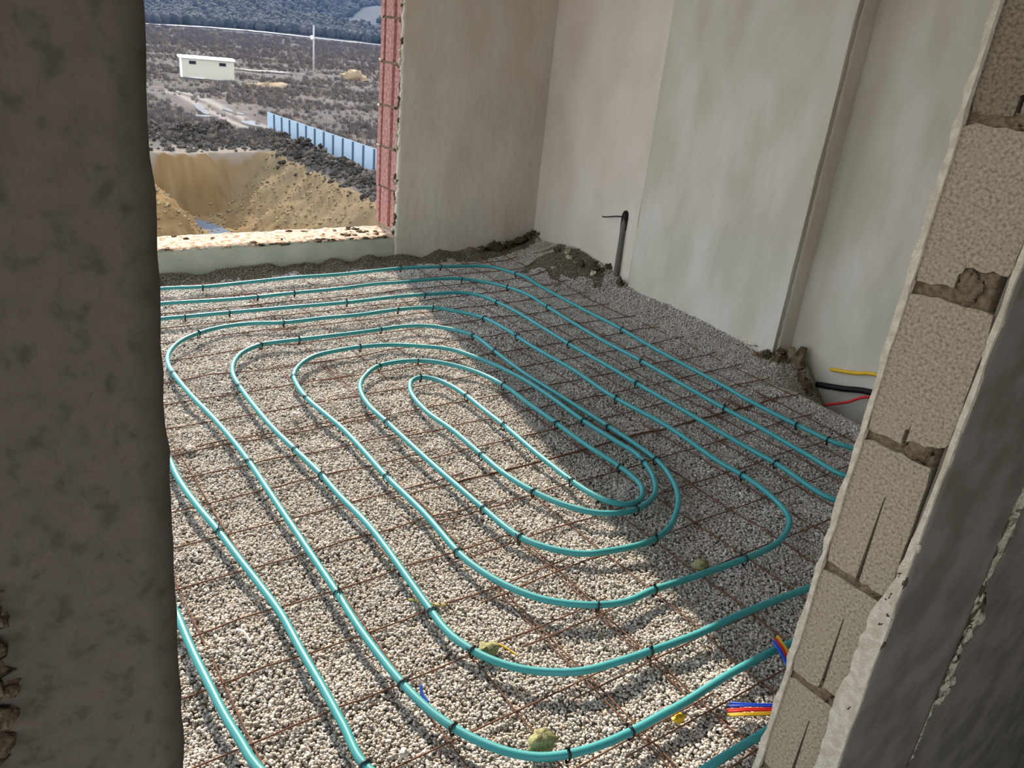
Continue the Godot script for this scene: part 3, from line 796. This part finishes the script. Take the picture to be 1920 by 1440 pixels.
func build_bits() -> void:
	# drain conduit standing at the right wall
	var t := thing("conduit_stub", "grey conduit standing against the right wall with a black cap in place of the dark wall hole", "conduit", Vector3(2.838, 0.02, -2.90))
	var mb := MB.new(true)
	mb.tube(PackedVector3Array([Vector3(-0.004, -0.06, 0.01), Vector3(0, 0.10, 0.004), Vector3(0.004, 0.22, 0), Vector3(0.006, 0.335, -0.002)]), 0.0145, 14)
	obj("tube", mb.done(), M.grey_pipe, t)
	var prof := PackedVector2Array([Vector2(0.0175, -0.05), Vector2(0.0185, -0.01), Vector2(0.0195, 0.015), Vector2(0.017, 0.033), Vector2(0.011, 0.045), Vector2(0.0, 0.050)])
	var lm := MB.new(true)
	for q in prof:
		for k in 14:
			var a := TAU * k / 14
			lm.v(Vector3(cos(a) * q.x, q.y, sin(a) * q.x))
	for j in prof.size() - 1:
		for k in 14:
			lm.quad(j * 14 + k, j * 14 + (k + 1) % 14, (j + 1) * 14 + (k + 1) % 14, (j + 1) * 14 + k)
	var cap := obj("hole_cap", lm.done(), M.black, t)  # black cap whose colour stands in for the dark hole in the wall
	cap.position = Vector3(0.010, 0.325, -0.004)
	cap.set_meta("label", "black cap standing in for the dark wall hole")
	lump_thing("mortar_block", Vector3(2.80, 0.01, -2.82), Vector3(0.026, 0.048, 0.026), 71, M.mortar_dark, "dark grey mortar stub at the foot of the wall conduit", "mortar")
	tube_thing("steel_nail", [Vector3(2.85, 0.358, -2.925), Vector3(2.835, 0.352, -2.96), Vector3(2.82, 0.338, -3.01), Vector3(2.812, 0.334, -3.035)], 0.0035, M.black, "thin dark steel nail jutting from the wall beside the conduit", "nail", "", 6)
	# mortar at the foot of the pilaster and in the corner
	var r := RandomNumberGenerator.new()
	r.seed = 77
	t = thing("mortar_heap", "brown crumbling mortar heap at the foot of the wall step", "mortar", Vector3(2.815, -0.045, -1.85))
	for q in [[0.0, 0.0, 0.0, 0.06, 0.045, 0.05], [0.03, 0.04, 0.02, 0.03, 0.02, 0.025], [0.07, 0.02, 0.06, 0.035, 0.06, 0.04], [0.0, 0.045, -0.04, 0.02, 0.016, 0.02], [0.05, 0.065, 0.0, 0.016, 0.011, 0.02], [0.085, 0.058, 0.03, 0.012, 0.011, 0.016], [-0.03, -0.02, 0.05, 0.04, 0.03, 0.05], [0.055, -0.035, 0.11, 0.035, 0.045, 0.055], [-0.02, 0.03, -0.05, 0.03, 0.022, 0.03], [-0.05, 0.005, 0.0, 0.025, 0.02, 0.025]]:
		var l := obj("crumb", lump(Vector3(q[3], q[4], q[5]), q[3] * 900 + q[0] * 77, 0.6, 9, 14), M.mortar_dark if q[3] < 0.025 else M.mortar, t)
		l.position = Vector3(q[0], q[1], q[2])
	lump_thing("plaster_shard", Vector3(2.835, 0.012, -2.02), Vector3(0.012, 0.010, 0.07), 15, M.plaster_edge, "pale broken plaster shard lying at the base of the right wall", "plaster")
	t = thing("rubble_heap", "dark damp rubble heap in the far corner of the room", "rubble", Vector3(2.80, 0.03, -3.45))
	for k in 22:
		var l := obj("crumb", lump(Vector3(r.randf_range(0.008, 0.03), r.randf_range(0.006, 0.02), r.randf_range(0.008, 0.03)), 400 + k, 0.6, 7, 10), M.mortar_dark, t)
		var f := k / 22.0
		l.position = Vector3(lerpf(-0.32, 0.05, f) + r.randf_range(-0.02, 0.02), lerpf(0.0, 0.07, f * f) + r.randf_range(0.0, 0.015), -0.17 + r.randf_range(0.0, 0.04) - 0.01 * f)
	t = thing("rubble_heap", "grey rubble lumps piled against the right wall behind the pipes", "rubble", Vector3(2.80, 0.07, -3.15))
	for k in 26:
		var l := obj("crumb", lump(Vector3(r.randf_range(0.008, 0.03), r.randf_range(0.008, 0.022), r.randf_range(0.008, 0.03)), 500 + k, 0.6, 7, 10), M.mortar_dark if k % 3 else M.mortar_pale, t)
		l.position = Vector3(r.randf_range(-0.08, 0.05), r.randf_range(-0.02, 0.025), r.randf_range(-0.16, 0.22))
	# conduits and wires coming out by the door jamb
	tube_thing("yellow_conduit", [Vector3(2.945, 0.004, -1.655), Vector3(2.945, 0.03, -1.55), Vector3(2.945, 0.06, -1.45), Vector3(2.94, 0.07, -1.2), Vector3(2.93, -0.04, -0.95), Vector3(2.92, -0.20, -0.86)], 0.008, M.yellow, "yellow electrical conduit running along the recessed right wall", "conduit")
	tube_thing("black_conduit", [Vector3(2.925, -0.074, -1.685), Vector3(2.925, -0.045, -1.57), Vector3(2.925, -0.012, -1.456), Vector3(2.92, 0.01, -1.25), Vector3(2.92, -0.06, -1.02), Vector3(2.91, -0.20, -0.92)], 0.0125, M.black, "thick black conduit stub jutting out low beside the recessed wall", "conduit", "", 10)
	tube_thing("red_wire", [Vector3(2.88, -0.125, -1.60), Vector3(2.90, -0.08, -1.52), Vector3(2.92, -0.030, -1.45), Vector3(2.92, 0.0, -1.30), Vector3(2.92, -0.09, -1.10), Vector3(2.92, -0.20, -1.02)], 0.006, M.red, "red wire rising from the gravel edge at the recessed wall", "wire", "", 6)
	var n := 0
	t = thing("wire_bundle", "bundle of blue, red and yellow wires lying on the sunlit gravel", "wires", Vector3(1.073, 0.022, -0.612))
	for mm in [M.blue, M.blue, M.red, M.red, M.yellow, M.yellow]:
		var e := Vector3(0.012, 0, -0.0105) * (1.0 - n / 2.5)
		var s0: float = [0.004, 0.0, -0.006, -0.002, -0.004, 0.002][n]
		mb = MB.new(true)
		mb.tube(PackedVector3Array([e + Vector3(s0, 0.003, 0), e * 0.95 + Vector3(0.035, 0.001 + 0.002 * (n % 2), 0.018), e * 0.8 + Vector3(0.075, 0.003, 0.042), e * 0.6 + Vector3(0.13, 0.001 + 0.002 * (n % 2), 0.07), e * 0.4 + Vector3(0.20, -0.012, 0.088)]), 0.0021, 7)
		obj("wire", mb.done(), mm, t)
		n += 1
	t = thing("wire_bundle", "short fan of coloured wires hooked over the pipe beside the block jamb", "wires", Vector3(1.285, 0.052, -0.672))
	n = 0
	for mm in [M.blue, M.blue, M.red, M.red, M.yellow, M.yellow]:
		var e := Vector3(0.012, 0, -0.0035) * (n / 2.5 - 1.0)
		mb = MB.new(true)
		mb.tube(PackedVector3Array([e + Vector3(0.003, 0.0, -0.006), e + Vector3(-0.004, -0.002, 0.016), e * 1.2 + Vector3(-0.016, -0.010, 0.048), e * 1.5 + Vector3(-0.03, -0.026, 0.085), e * 1.8 + Vector3(-0.04, -0.036, 0.12)]), 0.0021, 7)
		obj("wire", mb.done(), mm, t)
		n += 1
	# litter on the gravel
	lump_thing("foam_crumb", Vector3(0.762, 0.016, -0.975), Vector3(0.026, 0.013, 0.016), 3, M.foam, "yellow green foam crumb lying between two wires in the sun", "foam", "", 0.28)
	lump_thing("foam_crumb", Vector3(0.716, 0.020, -0.735), Vector3(0.030, 0.024, 0.018), 5, M.foam, "greenish foam crumb tucked behind the lowest full pipe bend", "foam", "", 0.28)
	lump_thing("foam_crumb", Vector3(1.385, 0.014, -0.965), Vector3(0.024, 0.012, 0.018), 8, M.foam, "dull yellow foam crumb in the shade by the pipe bend", "foam", "", 0.28)
	lump_thing("foam_crumb", Vector3(0.985, 0.010, -0.655), Vector3(0.014, 0.007, 0.008), 9, M.yellow, "small bright yellow crumb beside the lowest pipe near the wires", "foam", "", 0.28)
	tube_thing("straw", [Vector3(0.700, 0.012, -1.19), Vector3(0.725, 0.016, -1.165), Vector3(0.745, 0.012, -1.145), Vector3(0.762, 0.014, -1.135)], 0.0022, M.straw, "dry yellow straw lying between two pipe runs", "straw", "", 5)
	tube_thing("straw", [Vector3(0.790, 0.020, -0.975), Vector3(0.800, 0.018, -0.955), Vector3(0.808, 0.014, -0.935)], 0.002, M.yellow, "short yellow wire offcut beside the foam crumb", "offcut", "", 5)
	tube_thing("straw", [Vector3(0.60, 0.02, -0.955), Vector3(0.594, 0.014, -0.94), Vector3(0.596, 0.010, -0.92)], 0.003, M.blue, "tiny blue wire offcut under the pipe bend", "offcut", "", 5)
	tube_thing("paper_shred", [Vector3(0.725, 0.012, -1.515), Vector3(0.722, 0.018, -1.49), Vector3(0.728, 0.010, -1.465)], 0.003, M.white_bit, "white paper shred between the long pipe runs in the middle", "paper", "", 5)
	tube_thing("paper_shred", [Vector3(0.358, 0.012, -1.27), Vector3(0.364, 0.018, -1.25), Vector3(0.368, 0.010, -1.225)], 0.003, M.white_bit, "white paper shred at the lower left between two pipes", "paper", "", 5)
	lump_thing("white_pebble", Vector3(0.80, 0.014, -2.115), Vector3(0.010, 0.007, 0.009), 41, M.white_bit, "white pebble beside the tight pipe bend near the top", "pebble")
	lump_thing("white_pebble", Vector3(0.470, 0.012, -2.035), Vector3(0.011, 0.007, 0.010), 43, M.white_bit, "white pebble left of the upper left pipe bend", "pebble")
	lump_thing("white_pebble", Vector3(0.505, 0.010, -0.845), Vector3(0.008, 0.006, 0.008), 44, M.white_bit, "white pebble next to the long pipe at the bottom left", "pebble")
	lump_thing("white_pebble", Vector3(1.085, 0.012, -2.0), Vector3(0.009, 0.007, 0.008), 45, M.white_bit, "white pebble inside the innermost pipe loop bend", "pebble")

# ---------------------------------------------------------------- outside
func fbm(x: float, z: float, f: float) -> float:
	return nz(Vector3(x, 2.0, z), f) + 0.5 * nz(Vector3(x, 7.0, z), f * 2.3) + 0.25 * nz(Vector3(x, 4.0, z), f * 5.1)

func land(x: float, z: float) -> float:
	var y := -7.45 + 0.10 * fbm(x, z, 0.25)
	# excavation: straight far face, sloping right bank, a spur of soil from the left
	var back := smoothstep(-51.75 + 0.35 * fbm(x, z, 0.4), -51.05 + 0.4 * fbm(x, z, 0.3), z)
	var bank := clampf((18.2 + 0.35 * fbm(x, z, 0.35) - x) / 3.7, 0.0, 1.0)
	var near := smoothstep(-24.0, -28.0, z)
	var deep := minf(back, pow(bank, 0.85)) * near
	y -= 3.65 * deep
	var spur := clampf((12.35 - x + 0.3 * fbm(x, z, 0.5)) / 1.6, 0.0, 1.0) * smoothstep(-52.0, -50.0, z) * smoothstep(-43.0, -46.5, z)
	y += 2.2 * pow(spur, 1.3) * deep
	y += 0.16 * deep * fbm(x, z, 0.9) + 0.10 * deep * fbm(x * 3.0, z, 1.1)
	# spoil heaps behind the pit and between pit and fence
	var h1 := exp(-pow((z + 55.5 + 0.15 * (x - 12.0)) / 1.9, 2.0)) * smoothstep(19.5, 16.5, x)
	y += h1 * (0.75 + 0.7 * fbm(x, z, 0.5))
	var h2 := exp(-pow((x - 19.9) / 1.0, 2.0)) * smoothstep(-60.0, -56.0, z) * smoothstep(-36.0, -40.0, z)
	y += h2 * (0.55 + 0.6 * fbm(x, z, 0.6))
	# far hills
	var far := sqrt(x * x + z * z)
	var h := smoothstep(300.0, 1500.0, far)
	y += 190.0 * h * (0.8 + 0.35 * nz(Vector3(x, 0, z), 0.006)) + 8.0 * smoothstep(290.0, 420.0, far) * (0.5 + nz(Vector3(x, 5, z), 0.011))
	return y

func land_color(x: float, z: float, y: float) -> Color:
	var n := 0.5 + 0.5 * fbm(x, z, 0.35)
	var s := 0.5 + 0.5 * fbm(x * 0.25, z, 0.16)
	var c := Color(0.055, 0.047, 0.044).lerp(Color(0.125, 0.108, 0.098), clampf(0.55 * n + 0.5 * s - 0.05, 0, 1))
	var far := sqrt(x * x + z * z)
	c = c.lerp(Color(0.095, 0.088, 0.09), 0.6 * smoothstep(100, 220, far))
	var wood := smoothstep(280, 340, far) * clampf(0.75 + 0.9 * nz(Vector3(x, 1, z), 0.012), 0.2, 1.0)
	c = c.lerp(Color(0.045, 0.062, 0.062), wood)
	if (y < -7.62 or z > -51.8) and x < 18.5 and z > -52.0 and z < -22.0:
		var k := Color(0.125, 0.075, 0.032).lerp(Color(0.185, 0.12, 0.06), clampf(0.5 + 0.5 * nz(Vector3(x, y * 3.0, z), 0.6) + 0.4 * nz(Vector3(x, y * 4.0, z), 1.7), 0, 1))
		c = k.lerp(Color(0.135, 0.108, 0.07), clampf((x - 14.0) / 3.0, 0, 1) * 0.6)
	var h1 := exp(-pow((z + 55.8 + 0.15 * (x - 12.0)) / 2.0, 2.0)) * smoothstep(19.5, 16.5, x)
	var h2 := exp(-pow((x - 20.0) / 1.25, 2.0)) * smoothstep(-61.0, -56.0, z) * smoothstep(-35.0, -40.0, z)
	c = c.lerp(Color(0.028, 0.025, 0.023), clampf(h1 * (0.3 + 0.9 * n) + h2 * (0.35 + 0.8 * n), 0, 0.9))
	if z > -53.6 and z < -51.9 and x < 17.5: c = c.lerp(Color(0.19, 0.155, 0.12), 0.7)
	# worn vehicle tracks towards the hut
	var tr := absf(x - (21.9 + (z + 63.0) * 0.03 + 0.5 * sin(z * 0.21)))
	if z < -57.0 and z > -90.0: c = c.lerp(Color(0.24, 0.21, 0.18), 0.7 * exp(-pow((tr - 0.8) / 0.45, 2.0)))
	return c

func axis(parts: Array) -> Array:
	var out := [parts[0]]
	for i in range(1, parts.size(), 2):
		var a: float = out[-1]
		var b: float = parts[i]
		var n: int = parts[i + 1]
		for k in n: out.append(lerpf(a, b, float(k + 1) / n))
	return out

func build_outside() -> void:
	var xs := axis([-400.0, -60.0, 8, -10.0, 12, 6.0, 32, 26.0, 66, 60.0, 34, 160.0, 40, 500.0, 40, 1300.0, 20])
	var zs := axis([-2000.0, -700.0, 26, -300.0, 40, -120.0, 60, -70.0, 50, -56.0, 28, -36.0, 70, -20.0, 30, -5.0, 5])
	var pts := []
	var cols := []
	for z in zs:
		for x in xs:
			var y := land(x, z)
			pts.append(Vector3(x, y, z))
			cols.append(land_color(x, z, y))
	var m := MB.new(true)
	m.grid(pts, xs.size(), zs.size(), cols)
	tag(obj("ground", m.done(), M.tint), "", "", "", "structure")

	# site hut
	var t := thing("site_hut", "cream white flat roofed site hut standing out in the field", "hut", Vector3(26.47, -7.55, -105.23))
	t.rotation.y = -atan2(1.11, 5.97)
	obj("wall", box_mesh(Vector3(0, 0, -2.5), Vector3(6.07, 2.30, 0)), M.hut, t)
	obj("roof", box_mesh(Vector3(-0.18, 2.30, -2.75), Vector3(6.22, 2.50, 0.16)), M.hut_roof, t)
	obj("corner_post", box_mesh(Vector3(-0.06, 0, -0.10), Vector3(0.14, 2.30, 0.05)), M.hut_roof, t)
	obj("base_rail", box_mesh(Vector3(0.5, 0.0, -0.02), Vector3(2.6, 0.16, 0.06)), M.hut_roof, t)
	for x in [0.95, 4.35]:
		var wd := obj("window", box_mesh(Vector3(x, 1.66, -0.05), Vector3(x + 0.80, 2.06, 0.03)), M.fence_post, t)
		obj("pane", box_mesh(Vector3(x + 0.06, 1.72, 0.0), Vector3(x + 0.74, 2.0, 0.04)), M.dark_pane, wd)
	# pole
	t = thing("utility_pole", "pale concrete utility pole with a white lamp in the field", "pole", Vector3(46.95, -7.6, -114.7))
	var mb := MB.new(true)
	mb.tube(PackedVector3Array([Vector3(0, 0, 0), Vector3(0, 3.5, 0), Vector3(0.02, 7.1, 0)]), 0.13, 8)
	obj("shaft", mb.done(), M.pole, t)
	var l := obj("lamp_box", lump(Vector3(0.22, 0.30, 0.20), 4, 0.1), M.hut_roof, t)
	l.position = Vector3(-0.30, 5.55, 0.1)
	obj("cross_arm", box_mesh(Vector3(-0.34, 5.36, -0.04), Vector3(0.15, 5.46, 0.06)), M.pole, t)
	# sheet metal fence
	t = thing("metal_fence", "light blue sheet metal fence along the edge of the pit", "fence", Vector3(21.57, -7.42, -61.8))
	t.rotation.y = 0.0497
	var n := 18
	for k in n:
		var z0 := 24.9 / n * k
		var z1 := 24.9 / n * (k + 1) - 0.05
		var g := -0.02
		var p := MB.new(false)
		var poly := PackedVector2Array()
		for e in 17:
			var zz := lerpf(z0, z1, e / 16.0)
			poly.append(Vector2(zz, 0.03 if e % 4 < 2 else 0.0))
		for e in 17:
			var zz := lerpf(z1, z0, e / 16.0)
			poly.append(Vector2(zz, (0.03 if (16 - e) % 4 < 2 else 0.0) + 0.012))
		obj("panel", prism(poly, g + 0.05, g + 1.42, func(u: float, v: float, a: float) -> Vector3: return Vector3(v, a, u)), M.fence, t)
		obj("post", box_mesh(Vector3(-0.06, g - 0.1, z1 - 0.01), Vector3(0.02, g + 1.40, z1 + 0.09)), M.fence_post, t)
	# water in the pit, puddles in the ruts
	pond("pit_water", [Vector2(10.3, -50.6), Vector2(11.6, -50.9), Vector2(12.9, -49.6), Vector2(13.7, -47.2), Vector2(13.9, -44.6), Vector2(12.6, -43.0), Vector2(11.4, -45.5), Vector2(12.0, -48.2)], -10.98, M.water, "pale blue water standing on the bottom of the pit", "water")
	pond("rut_puddle", [Vector2(17.6, -69.2), Vector2(18.9, -69.6), Vector2(20.2, -69.3), Vector2(19.2, -68.6)], -7.34, M.mud_water, "white muddy puddle behind the spoil heap on the left", "puddle")
	pond("rut_puddle", [Vector2(19.8, -74.6), Vector2(20.3, -76.8), Vector2(20.8, -76.6), Vector2(20.4, -73.6), Vector2(19.9, -70.8), Vector2(19.4, -70.6)], -7.34, M.mud_water, "long muddy puddle in the left wheel rut", "puddle")
	pond("rut_puddle", [Vector2(22.0, -74.2), Vector2(22.5, -74.8), Vector2(22.8, -71.2), Vector2(22.4, -70.8)], -7.34, M.mud_water, "long muddy puddle in the right wheel rut", "puddle")
	pond("rut_puddle", [Vector2(21.0, -66.2), Vector2(22.2, -66.6), Vector2(21.9, -63.8), Vector2(21.3, -64.0)], -7.33, M.mud_water, "bright puddle just behind the end of the fence", "puddle")
	# pale tracks across the field
	strip("gravel_track", [Vector3(33.2, 0, -121.5), Vector3(38.3, 0, -122.6), Vector3(42.5, 0, -120.6), Vector3(47.5, 0, -118.6)], 1.1, "pale gravel track to the right of the site hut", "track")
	strip("far_road", [Vector3(40, 0, -285), Vector3(61.6, 0, -288.4), Vector3(82, 0, -296), Vector3(101.7, 0, -294), Vector3(120, 0, -285), Vector3(150, 0, -272)], 4.5, "pale road crossing the far side of the valley field", "road")
	lump_thing("soil_mound", Vector3(54.5, -7.5, -117.5), Vector3(2.0, 1.2, 1.4), 12, M.soil, "small tan soil mound to the right of the utility pole", "mound", "", 0.4)
	lump_thing("soil_mound", Vector3(34.5, -7.6, -98.0), Vector3(2.2, 0.7, 1.3), 14, M.soil, "low pale soil mound in front of the site hut", "mound", "", 0.5)

	# woods on the far slopes
	var fr := RandomNumberGenerator.new()
	fr.seed = 17
	var fmm := MultiMesh.new()
	fmm.transform_format = MultiMesh.TRANSFORM_3D
	fmm.use_colors = true
	fmm.mesh = lump(Vector3(1.0, 1.15, 1.0), 6.0, 0.5, 5, 7)
	var spots := []
	var tried := 0
	while spots.size() < 26000 and tried < 90000:
		tried += 1
		var dist := 306.0 + 750.0 * pow(fr.randf(), 1.4)
		var th := deg_to_rad(fr.randf_range(2.0, 38.0))
		var x := sin(th) * dist
		var z := -cos(th) * dist
		if nz(Vector3(x, 1, z), 0.012) < -0.25: continue
		if z > -300.0 and x > 60.0 and dist < 330.0: continue
		if dist < 300.0 and fr.randf() < 0.6: continue
		var s := fr.randf_range(0.8, 1.9)
		spots.append(Transform3D(Basis(Vector3.UP, fr.randf() * TAU).scaled(Vector3(s, s * 1.1, s)), Vector3(x, land(x, z) + s * 0.6, z)))
	fmm.instance_count = spots.size()
	for k in spots.size():
		fmm.set_instance_transform(k, spots[k])
		fmm.set_instance_color(k, Color(0.020, 0.026, 0.026).lerp(Color(0.060, 0.056, 0.055), fr.randf()))
	var fo := MultiMeshInstance3D.new()
	fo.multimesh = fmm
	fo.material_override = M.pebble
	fo.name = numbered("woods")
	add_child(fo, true)
	tag(fo, "bluish hazy woods covering the far hillside", "woods", "", "stuff")

	# bare scrub
	var r := RandomNumberGenerator.new()
	r.seed = 91
	for kind in 2:
		var sh := MB.new(false)
		for k in 34:
			var a := r.randf() * TAU
			var lean := r.randf_range(0.1, 0.75)
			var hgt := r.randf_range(0.45, 1.0)
			var d := Vector3(cos(a) * lean, 1.0, sin(a) * lean).normalized()
			var b := Vector3(cos(a + 1.5) * 0.35, 0, sin(a + 1.5) * 0.35) * r.randf()
			var side := Vector3(sin(a * 3.0), 0, cos(a * 3.0)) * 0.022
			var tip := b + d * hgt
			var i0 := sh.v(b - side)
			sh.v(b + side)
			sh.v(tip)
			sh.tri(i0, i0 + 1, i0 + 2)
			var mid := b + d * hgt * 0.5
			var tw := mid + Vector3(cos(a * 5.0) * 0.25, 0.28, sin(a * 5.0) * 0.25) * hgt
			var i1 := sh.v(mid - side * 0.7)
			sh.v(mid + side * 0.7)
			sh.v(tw)
			sh.tri(i1, i1 + 1, i1 + 2)
		var mm := MultiMesh.new()
		mm.transform_format = MultiMesh.TRANSFORM_3D
		mm.mesh = sh.done()
		var places := []
		var tries := 0
		while places.size() < (15000 if kind == 0 else 6500) and tries < 90000:
			tries += 1
			var dist := 52.0 + 240.0 * pow(r.randf(), 1.6)
			var th := deg_to_rad(r.randf_range(4.0, 36.0))
			var x := sin(th) * dist
			var z := -cos(th) * dist
			if x < 22.4 and z > -54.0: continue
			if x > 20.5 and x < 23.0 and z > -64.0: continue
			if x > 18.2 and x < 24.5 and z < -62.0 and z > -88.0 and r.randf() < 0.93: continue
			if x > 25.0 and x < 33.5 and z > -110.0 and z < -100.0: continue
			if x > 32.0 and x < 50.0 and z > -125.0 and z < -114.0 and r.randf() < 0.8: continue
			if nz(Vector3(x, 0, z), 0.09) < -0.15 and r.randf() < 0.8: continue
			var s := r.randf_range(0.3, 0.8) * (1.0 + 1.2 * smoothstep(110.0, 240.0, dist))
			if kind == 1: s *= 0.75
			places.append(Transform3D(Basis(Vector3.UP, r.randf() * TAU).scaled(Vector3(s, s * r.randf_range(0.7, 1.1), s)), Vector3(x, land(x, z) - 0.03, z)))
		mm.instance_count = places.size()
		for k in places.size(): mm.set_instance_transform(k, places[k])
		var o := MultiMeshInstance3D.new()
		o.multimesh = mm
		o.material_override = M.twig if kind == 0 else M.twig_pale
		o.name = numbered("scrub")
		add_child(o, true)
		tag(o, ["grey leafless scrub covering the field behind the fence", "pale dry weeds scattered through the field scrub"][kind], "scrub", "", "stuff")

func build_clods() -> void:
	# clods and roots on the spoil heaps, dry grass hanging down the bank
	var r := RandomNumberGenerator.new()
	r.seed = 61
	var mm := MultiMesh.new()
	mm.transform_format = MultiMesh.TRANSFORM_3D
	mm.use_colors = true
	mm.mesh = lump(Vector3.ONE, 9.0, 0.7, 5, 7)
	var list := []
	for k in 10000:
		var x := 0.0
		var z := 0.0
		var dark := true
		var t := r.randf()
		if t < 0.38:
			x = r.randf_range(5.0, 19.5)
			z = -55.6 - 0.15 * (x - 12.0) + r.randfn(0.0, 1.5)
		elif t < 0.72:
			z = r.randf_range(-60.0, -34.0)
			x = 20.0 + r.randfn(0.0, 0.7)
		else:
			x = r.randf_range(9.5, 18.3)
			z = r.randf_range(-51.6, -34.0)
			dark = false
		if z > -52.3 and z < -51.0 and x < 17.0: continue
		var s := 0.035 + 0.11 * pow(r.randf(), 2.0)
		if not dark: s *= 0.5
		var c := Color(0.022, 0.02, 0.018).lerp(Color(0.09, 0.075, 0.062), r.randf()) if dark else Color(0.15, 0.105, 0.055).lerp(Color(0.26, 0.20, 0.12), r.randf())
		list.append([Transform3D(Basis.from_euler(Vector3(r.randf() * 6.0, r.randf() * 6.0, 0)).scaled(Vector3(s * 1.4, s, s)), Vector3(x, land(x, z) + s * 0.2, z)), c])
	mm.instance_count = list.size()
	for k in list.size():
		mm.set_instance_transform(k, list[k][0])
		mm.set_instance_color(k, list[k][1])
	var o := MultiMeshInstance3D.new()
	o.multimesh = mm
	o.material_override = M.pebble
	o.name = numbered("soil_clods")
	add_child(o, true)
	tag(o, "dark soil clods strewn over the spoil heaps around the pit", "soil", "", "stuff")

func pond(called: String, ring: Array, y: float, m: Material, label: String, category: String) -> void:
	var poly := PackedVector2Array()
	for i in ring.size():
		var a: Vector2 = ring[(i - 1 + ring.size()) % ring.size()]
		var b: Vector2 = ring[i]
		var c: Vector2 = ring[(i + 1) % ring.size()]
		var d: Vector2 = ring[(i + 2) % ring.size()]
		for k in 4: poly.append(b.cubic_interpolate(c, a, d, k / 4.0))
	tag(obj(called, prism(poly, y - 0.25, y, func(u: float, v: float, w: float) -> Vector3: return Vector3(u, w, v)), m), label, category)

func strip(called: String, line: Array, width: float, label: String, category: String) -> void:
	var pts := []
	var n := 40
	for j in 2:
		for i in n:
			var f := float(i) / (n - 1) * (line.size() - 1)
			var k := mini(int(f), line.size() - 2)
			var p: Vector3 = line[k].lerp(line[k + 1], f - k)
			p.z += (j - 0.5) * width
			p.y = land(p.x, p.z) + 0.25
			pts.append(p)
	var m := MB.new(true)
	m.grid(pts, n, 2)
	tag(obj(called, m.done(), M.road), label, category)
